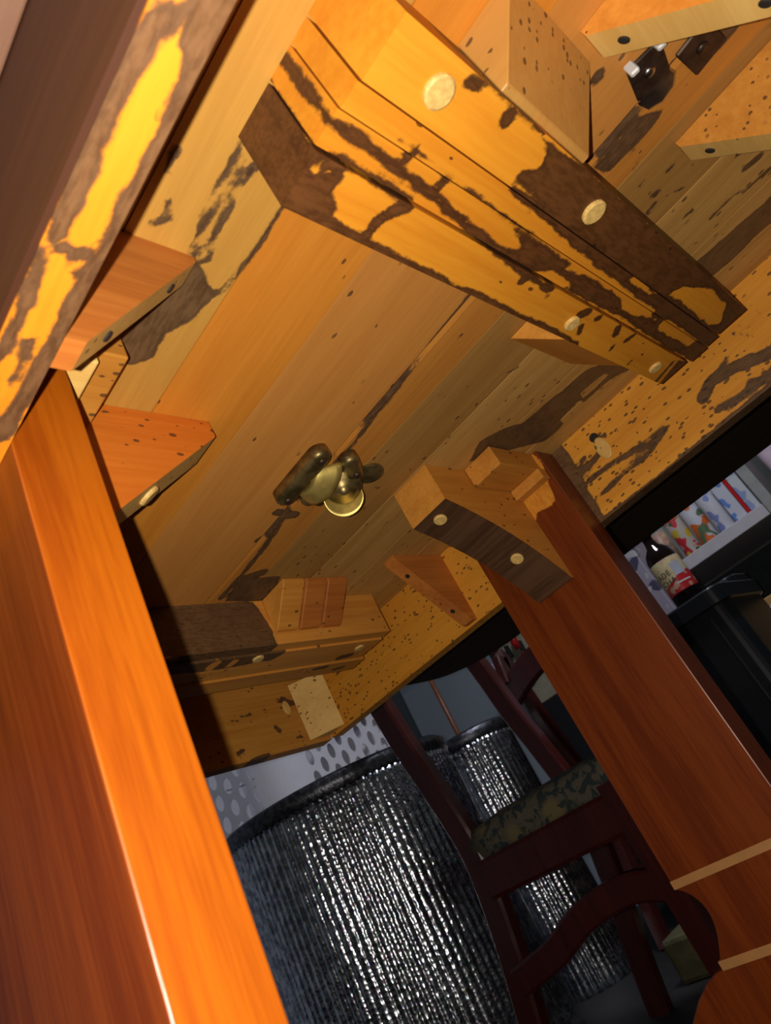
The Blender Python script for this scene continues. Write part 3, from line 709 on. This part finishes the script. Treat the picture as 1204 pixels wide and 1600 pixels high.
# ------------------------------------------------------------------ silver ribbed hampers
def foil():
    M = N('silver_bubble_foil'); tc = M.n('ShaderNodeTexCoord').outputs['Object']
    mp = M.n('ShaderNodeMapping'); mp.inputs['Scale'].default_value = (1, 1, 0.9); M.l(tc, mp.inputs[0])
    v = M.n('ShaderNodeTexVoronoi'); v.inputs['Scale'].default_value = 115; M.l(mp.outputs[0], v.inputs['Vector'])
    nz = M.noise(tc, 45, 3, 0.6)
    M.l(M.mix(M.ramp(nz, .4, .6), (0.40, 0.42, 0.48, 1), (0.82, 0.85, 0.92, 1)), M.b.inputs['Base Color'])
    v2 = M.n('ShaderNodeTexVoronoi'); v2.inputs['Scale'].default_value = 220; M.l(tc, v2.inputs['Vector'])
    M.l(M.mix(0.22, M.b.inputs['Base Color'].links[0].from_socket, v2.outputs['Color'], 'OVERLAY'), M.b.inputs['Base Color'])
    M.b.inputs['Metallic'].default_value = 1.0; M.b.inputs['Roughness'].default_value = 0.2
    b = M.n('ShaderNodeBump'); b.inputs['Strength'].default_value = 0.55; b.inputs['Distance'].default_value = 0.0016
    M.l(M.math('ADD', v.outputs['Distance'], M.math('MULTIPLY', nz, 0.5)), b.inputs['Height']); M.l(b.outputs[0], M.b.inputs['Normal']); return M.m
m_foil = foil()
m_foilrim = plain('crinkled_silver_rim', (0.22, 0.22, 0.25, 1), 0.35, 0.9, var=0.6, scale=70, bump=1.0)
m_dark = plain('hamper_inside', (0.015, 0.015, 0.018, 1), 0.7)
def hamper(x, y, a, b, h, ribs, label, ang=0.0, amp=0.0030):
    r = empty('silver_hamper', (x, y, 0), label, 'hamper')
    seg = ribs * 6; vs, fs = [], []; zs = np.linspace(0.0, h - .035, 40)
    ca, sa = math.cos(ang), math.sin(ang)
    def pt(k, off, z):
        t = 2 * math.pi * k / seg; px, py = (a + off) * math.cos(t), (b + off) * math.sin(t)
        return (x + px * ca - py * sa, y + px * sa + py * ca, z)
    for z in zs:
        for k in range(seg): vs.append(pt(k, amp * abs(math.sin(math.pi * k / 6)) - amp * .5, float(z)))
    for i in range(len(zs) - 1):
        for k in range(seg): k2 = (k + 1) % seg; fs.append((i * seg + k, i * seg + k2, (i + 1) * seg + k2, (i + 1) * seg + k))
    fs.append(tuple(range(seg))[::-1]); fs.append(tuple((len(zs) - 1) * seg + k for k in range(seg)))
    link('ribbed_wall', vs, fs, m_foil, r, True)
    vs, fs = [], []; prof = [(0.001, h - .04), (0.007, h - .03), (0.008, h - .008), (0.0, h), (-.010, h), (-.012, h - .02)]
    for off, z in prof:
        for k in range(seg): vs.append(pt(k, off, z))
    for i in range(len(prof) - 1):
        for k in range(seg): k2 = (k + 1) % seg; fs.append((i * seg + k, i * seg + k2, (i + 1) * seg + k2, (i + 1) * seg + k))
    link('rim', vs, fs, m_foilrim, r, True)
    return r
pd = Vector(RC[0]); pd.z = 0; pd.normalize()
hang = math.atan2(-0.62, 0.78)
hp = ray(560, 1210) * 1.86
hamper(float(hp[0]) + .035, float(hp[1]) + .14, 0.322, 0.30, 0.725, 104, 'large oval hamper of ribbed sparkling silver foil', hang)
h2 = ray(722, 1140) * 2.12
hamper(float(h2[0]) + .15, float(h2[1]) + .105, 0.13, 0.13, 0.735, 44, 'narrow round silver foil hamper against the blue grey wall', 0)

# ------------------------------------------------------------------ white perforated basket
m_white = plain('white_plastic', (0.86, 0.83, 0.90, 1), 0.35, var=0.04)
def basket():
    A = on_y(455, 1235, 1.0) ; sc = 2.25
    c = ray(458, 1240) * sc; cx, cy = float(c[0]), float(c[1])
    r = empty('laundry_basket', (cx, cy + .3, 0), 'white plastic laundry basket with rows of oval holes behind the large hamper', 'basket')
    # plan path: face towards +X side, rounded near corner, face towards -X side
    R_, L1, L2 = .085, .40, .46
    d1 = Vector((1.05, -0.10, 0)).normalized(); d2 = Vector((-0.50, 1.0, 0)).normalized()
    C0 = Vector((cx, cy, 0))
    path = []   # (point, solid?) sampled
    cell = .046
    n1 = int(L1 / cell); n2 = int(L2 / cell)
    P1 = C0 + d1 * R_; P2 = C0 + d2 * R_
    pts = [P1 + d1 * (n1 - i) * cell for i in range(n1 + 1)]
    for k in range(1, 12):
        t = k / 12; pts.append((1 - t) ** 2 * P1 + 2 * t * (1 - t) * C0 + t * t * P2)
    pts += [P2 + d2 * i * cell for i in range(n2 + 1)]
    E = pts[-1] + d1 * (L1 + R_) ; far = [pts[-1] + d1 * L1 * t for t in (.25, .5, .75, 1)]
    st = pts[0]; back = [far[-1] + (st - far[-1]) * t for t in (.33, .66)]
    allp = pts + far + back
    n = len(allp); ch = .072; z0 = 0.34; nr = 10
    vs, fs = [], []
    idx = {}
    def vid(p):
        k = (round(p[0], 5), round(p[1], 5), round(p[2], 5))
        if k not in idx: idx[k] = len(vs); vs.append(p)
        return idx[k]
    holes_cols = set(range(0, n1)) | set(range(n1 + 12, n1 + 12 + n2))
    for i in range(n):
        a = allp[i]; b = allp[(i + 1) % n]
        for j in range(nr):
            zb = z0 + j * ch + (ch * .5 if (i % 2 and i in holes_cols) else 0); zt = zb + ch
            Pq = lambda s, t: (a.x + (b.x - a.x) * s, a.y + (b.y - a.y) * s, zb + (zt - zb) * t)
            if i in holes_cols and 1 <= j < nr - 1:
                m_ = 16; outer = []; inner = []
                for k in range(m_):
                    t = 2 * math.pi * k / m_; cx_, sy_ = math.cos(t), math.sin(t); q = max(abs(cx_), abs(sy_))
                    outer.append(vid(Pq(.5 + .5 * cx_ / q, .5 + .5 * sy_ / q))); inner.append(vid(Pq(.5 + .30 * cx_, .5 + .37 * sy_)))
                for k in range(m_): k2 = (k + 1) % m_; fs.append((outer[k], outer[k2], inner[k2], inner[k]))
            else:
                fs.append(tuple(vid(Pq(s, t)) for s, t in ((0, 0), (1, 0), (1, 1), (0, 1))))
    o = link('perforated_wall', vs, fs, m_white, r, False)
    sm = o.modifiers.new('thickness', 'SOLIDIFY'); sm.thickness = 0.004
    zt_ = z0 + nr * ch; vr = []; fr = []
    cen = sum(allp, Vector()) / n
    for off, z in ((.004, zt_ - .05), (.006, zt_ + .045), (.016, zt_ + .05), (.016, zt_ + .062), (-.006, zt_ + .062), (-.006, zt_ - .05)):
        for p in allp: q = p + (p - cen).normalized() * off; vr.append((q.x, q.y, z))
    for i in range(6):
        for k in range(n): fr.append((i * n + k, i * n + (k + 1) % n, ((i + 1) % 6) * n + (k + 1) % n, ((i + 1) % 6) * n + k))
    link('rim', vr, fr, m_white, r)
    vs2 = [(p.x, p.y, z0 + ch * .5) for p in allp]; vs2 += [(p.x, p.y, 0.0) for p in allp]
    fs2 = [(i, (i + 1) % n, n + (i + 1) % n, n + i) for i in range(n)] + [tuple(range(n, 2 * n))]
    link('base', vs2, fs2, m_white, r)
    # folded washing inside, glimpsed through the holes
    ctr = (allp[0] + far[1]) / 2
    return r, ctr
bk, bc = basket()

# ------------------------------------------------------------------ things along the blue-grey wall
m_slate = plain('slate_cabinet', (0.05, 0.06, 0.068, 1), 0.4, var=0.1)
cq = ray(612, 1120) * 3.0
cab = empty('metal_cabinet', (float(cq[0]), float(cq[1]), 0), 'dark slate metal cabinet with bright edge strip behind the white basket', 'cabinet')
cx, cy = float(cq[0]), float(cq[1])
box('body', cx - .14, cx + .10, cy - .02, cy + .25, 0, 1.5, m_slate, cab, .006)
box('edge_strip', cx - .03, cx - .02, cy - .026, cy - .0205, 0.4, 1.3, plain('chrome_strip', (0.8, 0.8, 0.82, 1), 0.3, .6), cab, .001)
rq = ray(690, 1100) * 2.75
tag(tube('broom_handle', [(float(rq[0]), float(rq[1]), .0), (float(rq[0]) + .01, float(rq[1]) + .005, .7), (float(rq[0]) + .02, float(rq[1]) + .01, 1.35)], 0.0095, plain('copper_brown_pole', (0.30, 0.10, 0.04, 1), 0.3, var=.3)),
    'thin copper brown pole leaning upright behind the narrow hamper', 'pole')

# pegboard rack with utensils
pq = on_x(800, 1025, 2.64)
px_, py_ = float(pq[0]), float(pq[1]); pz = ZC + float(pq[2])
rk = empty('utensil_rack', (px_, py_, 0), 'cream pegboard rack with dark hooks beyond the low chair', 'rack')
m_cream = plain('cream_board', (0.42, 0.38, 0.27, 1), 0.7)
box('panel', px_ + .03, px_ + .05, py_ - .45, py_ + .06, 0.80, 1.3, m_cream, rk, .003)
box('foot_panel', px_ + .03, px_ + .05, py_ - .42, py_ + .03, 0.0, 0.80, m_dark, rk, .003)
for (a, b) in ((795, 1018), (772, 1030), (785, 1064), (815, 1010)):
    q = on_x(a, b, px_ + .02)
    box('hook', px_ + .005, px_ + .031, float(q[1]) - .006, float(q[1]) + .006, ZC + float(q[2]) - .028, ZC + float(q[2]) + .028, m_dark, rk, .003)
m_red = plain('red_plastic', (0.55, 0.012, 0.014, 1), 0.35)
for k, (a, b, lb) in enumerate(((804, 1002, 'red plastic handle hanging on the cream rack, upper one'), (823, 1036, 'red plastic handle hanging on the cream rack, lower one'))):
    q = on_x(a, b, px_ - .005); y0, z0 = float(q[1]), ZC + float(q[2])
    tool = empty('utensil', (px_ - .005, y0, z0), lb, 'utensil')
    tube('handle', [(px_ - .005, y0 + .002, z0 - .035), (px_ - .012, y0, z0), (px_ - .005, y0 - .004, z0 + .035)], [.012, .017, .014], m_red, tool)
    tube('blade', [(px_ - .005, y0 - .004, z0 + .03), (px_ - .003, y0 - .006, z0 + .05)], .006, m_steel, tool)
for (a, b, lb) in ((800, 1045, 'pale lilac plastic scoop hanging on the cream rack'), (789, 1062, 'white round scoop hanging on the cream rack')):
    q = on_x(a, b, px_ + .005); y0, z0 = float(q[1]), ZC + float(q[2])
    tag(lathe('scoop', [(.004, -.03), (.02, -.024), (.026, 0), (.02, .024), (.008, .032), (.007, .08)], (px_ - .03, y0, z0), plain('lilac_plastic', (0.5, 0.47, 0.58, 1), .5), None, 16), lb, 'scoop')

# ------------------------------------------------------------------ shelf along the right wall
XS = 2.35
m_shelf = plain('white_shelf', (0.50, 0.47, 0.50, 1), 0.6, var=.06)
sz = ZC + 0.466
sh = empty('wall_shelf', (2.55, 0.45, sz - .04), 'white wall shelf holding jars, cans and packets', 'shelf')
box('shelf_board', XS, XR - .001, 0.385, 1.02, sz - .040, sz, m_shelf, sh, .002)
box('side_panel', XS + .01, XR - .001, 0.350, 0.384, sz - .06, sz + .45, plain('grey_shelf_side', (0.30, 0.30, 0.29, 1), .5), sh, .002)
# scalloped border on the wall below
m_scal = plain('dark_scallop_trim', (0.045, 0.06, 0.052, 1), .8)
def scallop(a, b, n, hgt, name):
    """row of small dark pointed leaves printed along the wall between two (y, z) points"""
    a = np.array(a); b = np.array(b); d = (b - a) / n; P = [tuple(a)]
    for k in range(n): P += [tuple(a + d * (k + .5) + np.array((0, hgt))), tuple(a + d * (k + 1))]
    P += [tuple(b + np.array((0, -hgt * .45))), tuple(a + np.array((0, -hgt * .45)))]
    return struct(prism(name, P, 0, XR - .004, XR - .0005, m_scal, None, tab=False))
scallop((.580, ZC + .487), (.470, ZC + .430), 5, .016, 'trim_1'); scallop((.715, ZC + .497), (.584, ZC + .433), 5, .016, 'trim_2'); scallop((.890, ZC + .545), (.766, ZC + .482), 5, .016, 'trim_3')
struct(box('wall_dado', XR - .006, XR - .0042, -0.6, 1.2, 0.0, ZC + .418, plain('dark_green_dado', (0.040, 0.058, 0.055, 1), .7, scale=60, var=.3), bev=0))

def printed(name, base, blobs, scale=20):
    M = N(name); tc = M.n('ShaderNodeTexCoord').outputs['Object']; col = base
    for k, (c, th) in enumerate(blobs):
        mp = M.n('ShaderNodeMapping'); mp.inputs['Location'].default_value = (k * 3.1, k * 1.7, k * 2.3); M.l(tc, mp.inputs[0])
        col = M.mix(M.ramp(M.noise(mp.outputs[0], scale, 1, .4), th, th + .03), col, c)
    M.l(col, M.b.inputs['Base Color']); M.b.inputs['Roughness'].default_value = .4; return M.m
WHT = (0.55, 0.55, 0.60, 1)
def can(y, r, h, mat, label, lidmat=m_steel, x=XS + .06, nm='food_can'):
    o = empty(nm, (x, y, sz), label, 'can' if nm == 'food_can' else 'jar')
    lathe('body', [(r * .96, 0.001), (r, .004), (r, h - .012), (r * .96, h - .006)], (x, y, sz), mat, o, 24)
    lathe('lid', [(r * .97, h - .006), (r * .99, h), (r * .9, h + .001)], (x, y, sz), lidmat, o, 24)
    return o
def packet(y0, y1, h, mat, label, x0=XS + .015, dpt=.07, cat='box'):
    o = tag(box('packet', x0, x0 + dpt, y0, y1, sz + .0005, sz + h, mat, None, .004), label, cat); return o
m_glass = N('jar_glass'); m_glass.b.inputs['Base Color'].default_value = (.8, .85, .8, 1); m_glass.b.inputs['Roughness'].default_value = .05; m_glass.b.inputs['Alpha'].default_value = .25; m_glass = m_glass.m
def jar(y, r, h, mat, label):
    o = empty('jar', (XS + .06, y, sz), label, 'jar')
    lathe('contents', [(r * .9, .003), (r * .92, h * .75), (r * .5, h * .78)], (XS + .06, y, sz), mat, o, 20)
    lathe('glass', [(r, .001), (r, h * .82), (r * .8, h * .9), (r * .8, h * .92)], (XS + .06, y, sz), m_glass, o, 24)
    lathe('lid', [(r * .84, h * .90), (r * .84, h), (r * .78, h + .003)], (XS + .06, y, sz), m_steel, o, 24)
jar(0.715, .032, .17, printed('orange_preserve', (0.40, 0.10, 0.02, 1), [((0.5, 0.3, 0.05, 1), .55), ((.1, .03, .02, 1), .62)], 45), 'glass jar of orange preserve on the shelf behind the dark bottle')
can(0.645, .030, .15, printed('mixed_veg_label', (0.45, 0.40, 0.35, 1), [((.5, .02, .03, 1), .54), ((.55, .38, .03, 1), .58), ((.04, .10, .04, 1), .62)], 30), 'food can with yellow and red label next to the orange preserve jar')
can(0.580, .031, .15, printed('carrot_label', WHT, [((.62, .13, .02, 1), .50), ((.10, .16, .08, 1), .60)], 22), 'food can printed with orange vegetables on the wall shelf')
can(0.515, .030, .155, printed('blue_white_label', WHT, [((.20, .24, .50, 1), .58)], 30), 'white food can with blue print beside the carrot can')
packet(0.436, 0.478, .16, printed('white_packet', (.52, .52, .60, 1), [((.12, .22, .55, 1), .60)], 28), 'white and blue packet beside a red spined box')
packet(0.424, 0.4345, .22, m_red, 'thin dark red box standing on the wall shelf', cat='box')
packet(0.390, 0.423, .17, printed('pale_blue_box', (.50, .52, .56, 1), [((.25, .30, .50, 1), .58), ((.25, .32, .15, 1), .63)], 25), 'pale box with green and blue print at the shelf end')
can(0.50, .03, .12, printed('upper_label', (.40, .38, .30, 1), [((.35, .20, .04, 1), .55), ((.05, .06, .05, 1), .6)], 30), 'small brown labelled can stacked behind the blue can', x=XS + .14)
# pink rolls beyond the shelf end
m_pink = plain('pink_white_paper', (0.66, 0.50, 0.60, 1), .9, var=.15, scale=18, bump=.6)
m_hot = plain('hot_pink_wrap', (0.50, 0.05, 0.16, 1), .5, var=.3, scale=30)
cart = empty('low_cabinet', (2.60, 0.16, 0), 'low dark cabinet carrying the pink wrapped rolls', 'cabinet')
box('body', 2.44, 2.74, -0.12, 0.335, 0.0, sz - .02, m_dark, cart, .004)
box('cabinet_top', 2.42, 2.745, -0.14, 0.34, sz - .02, sz, m_dark, cart, .003)
for k, (yy, mt, lb) in enumerate(((0.285, m_pink, 'pale pink paper roll nearest the shelf side panel'), (0.195, m_pink, 'pale pink paper roll between a pink roll and a hot pink roll'), (0.10, m_hot, 'hot pink wrapped roll on the low cabinet'))):
    ro = empty('paper_roll', (2.52, yy, sz), lb, 'roll', 'rolls on the low cabinet')
    lathe('wrap', [(.036, .001), (.042, .006), (.043, .14), (.042, .27), (.030, .285), (.012, .29)], (2.52, yy, sz), mt, ro, 24)
    lathe('twist', [(.012, .288), (.020, .31), (.024, .325)], (2.52, yy, sz), mt, ro, 16)

# ------------------------------------------------------------------ black bin with the bottle on it
m_blk = plain('black_plastic', (0.010, 0.011, 0.014, 1), 0.35, var=.2)
bz = ZC + 0.252
bin_ = empty('waste_bin', (1.80, 0.55, 0), 'black plastic waste bin standing beyond the trestle leg', 'bin')
bx0, by0 = 1.660, 0.455
prism('body', round_rect(bx0, bx0 + .30, by0, by0 + .33, .03, 5), 2, 0.0, bz - .045, m_blk, bin_, tab=False)
prism('lid', round_rect(bx0 - .010, bx0 + .31, by0 - .010, by0 + .34, .035, 5), 2, bz - .045, bz - .004, m_blk, bin_, 0.004, tab=False)
prism('lid_ridge', round_rect(bx0 + .16, bx0 + .30, by0 - .004, by0 + .33, .03, 5), 2, bz - .004, bz + .018, m_blk, bin_, 0.004, tab=False)
box('corner_seam', bx0 - .003, bx0 + .004, by0 + .05, by0 + .056, .1, bz - .06, m_blk, bin_, .001)
box('foot_pedal', bx0 - .06, bx0 - .001, by0 + .12, by0 + .20, 0.01, 0.03, m_blk, bin_, .003)

bq = (bx0 + .062, by0 + .080); br = .036
m_bott = plain('dark_brown_glass', (0.012, 0.006, 0.006, 1), 0.08, spec=.6)
bt = empty('sauce_bottle', (bq[0], bq[1], bz - .004), 'dark glass bottle with cream and red label on the black bin', 'bottle')
bb0 = bz - .0035
lathe('glass', [(br * .9, 0), (br, .004), (br, .125), (br * .85, .142), (br * .45, .158), (br * .36, .172), (br * .36, .19)], (bq[0], bq[1], bb0), m_bott, bt, 40)
lathe('cap', [(br * .46, .186), (br * .48, .19), (br * .48, .212), (br * .42, .216)], (bq[0], bq[1], bb0), m_blk, bt, 24)
M = N('cream_red_label'); tc = M.n('ShaderNodeTexCoord').outputs['Object']; sx = M.n('ShaderNodeSeparateXYZ'); M.l(tc, sx.inputs[0])
wob = M.math('ADD', sx.outputs['Z'], M.math('MULTIPLY', sx.outputs['Y'], 0.35))
col = M.mix(M.ramp(wob, -.0135, -.0125), (0.62, 0.02, 0.03, 1), (0.66, 0.55, 0.30, 1))
col = M.mix(M.ramp(M.noise(tc, 55, 1, .4), .56, .62), col, (0.62, 0.40, 0.26, 1))
M.l(col, M.b.inputs['Base Color']); M.b.inputs['Roughness'].default_value = .45; m_label = M.m
lab = lathe('label', [(br + .0004, .030), (br + .0008, .032), (br + .0008, .112), (br + .0004, .114)], (bq[0], bq[1], bb0), m_label, bt, 40, cap=False)
# label panel and lettering wrapped on the bottle, turned towards the camera side
face = math.atan2(-bq[1], -bq[0])
m_ink = plain('black_ink', (0.02, 0.015, 0.03, 1), .6); m_pan = plain('pale_blue_panel', (0.50, 0.52, 0.62, 1), .6); m_whi = plain('white_ink', (.7, .65, .65, 1), .6)
def wrap_text(txt, ang, z, size, mat, name):
    cu = bpy.data.curves.new(name, 'FONT'); cu.body = txt; cu.size = size; cu.align_x = 'CENTER'; cu.resolution_u = 2
    tmp = bpy.data.objects.new(name, cu); COL.objects.link(tmp)
    bpy.context.view_layer.update()
    me = bpy.data.meshes.new_from_object(tmp.evaluated_get(bpy.context.evaluated_depsgraph_get()))
    vs = []; R_ = br + .0014
    for q in me.vertices:
        a = face + ang + q.co.x / br; vs.append((bq[0] + R_ * math.cos(a), bq[1] + R_ * math.sin(a), bb0 + z + q.co.y))
    fs = [list(p.vertices) for p in me.polygons]
    bpy.data.objects.remove(tmp); bpy.data.curves.remove(cu); bpy.data.meshes.remove(me)
    link(name, vs, fs, mat, lab)
def wrap_rect(a0, a1, z0, z1, mat, name):
    vs, fs = [], []; n = 8
    for k in range(n + 1):
        a = face + a0 + (a1 - a0) * k / n
        for z in (z0, z1): vs.append((bq[0] + (br + .0012) * math.cos(a), bq[1] + (br + .0012) * math.sin(a), bb0 + z))
    for k in range(n): fs.append((2 * k, 2 * k + 2, 2 * k + 3, 2 * k + 1))
    link(name, vs, fs, mat, lab)
wrap_text('ADE', -.55, .074, .019, m_ink, 'lettering'); wrap_text('CHA', -.50, .055, .019, m_ink, 'lettering')
wrap_rect(.15, .85, .066, .098, m_pan, 'label_panel'); wrap_rect(-.1, .9, .047, .0505, m_whi, 'label_line')

# lilac patterned box behind the bottle, and the printed carton
lq = on_x(1010, 920, 2.20)
tag(box('patterned_box', 2.16, 2.28, 0.725, 0.80, 0.0, 1.0, printed('lilac_print', (0.36, 0.31, 0.38, 1), [((0.08, 0.07, 0.12, 1), .60), ((.5, .48, .5, 1), .66)], 18), None, .004), 'tall lilac patterned box behind the bottle and bin', 'box')
cq = on_x(1204, 955, 2.05)
ct = empty('carton', (2.12, float(cq[1]) - .03, 0), 'brown cardboard carton with a white round print right of the bin', 'carton')
cyy, czz = float(cq[1]), ZC + float(cq[2])
box('body', 2.05, 2.20, cyy - .16, cyy + .022, 0.0, czz + .035, plain('cardboard', (0.42, 0.24, 0.09, 1), .85), ct, .003)
lathe('round_print', [(.028, 0), (.028, .001), (.027, .0012)], (2.0495, cyy - .022, czz - .012), m_whi, ct, 24, False, True, Matrix.Rotation(math.radians(-90), 3, 'Y'))
lathe('print_centre', [(.016, 0), (.016, .001), (.015, .0012)], (2.0480, cyy - .026, czz - .018), m_red, ct, 24, False, True, Matrix.Rotation(math.radians(-90), 3, 'Y'))

# olive crate standing in for a lit plank at floor level
tag(box('plank_stand_in', 1.62, 1.76, 0.83, 1.02, 0.0, 0.09, plain('olive_plank_tone', (0.12, 0.10, 0.045, 1), .6, scale=25, var=.4), None, .01), 'low olive crate between the chairs, standing in for a lit floor plank', 'block')

for o in bpy.data.objects:
    if '_w' in o: del o['_w']
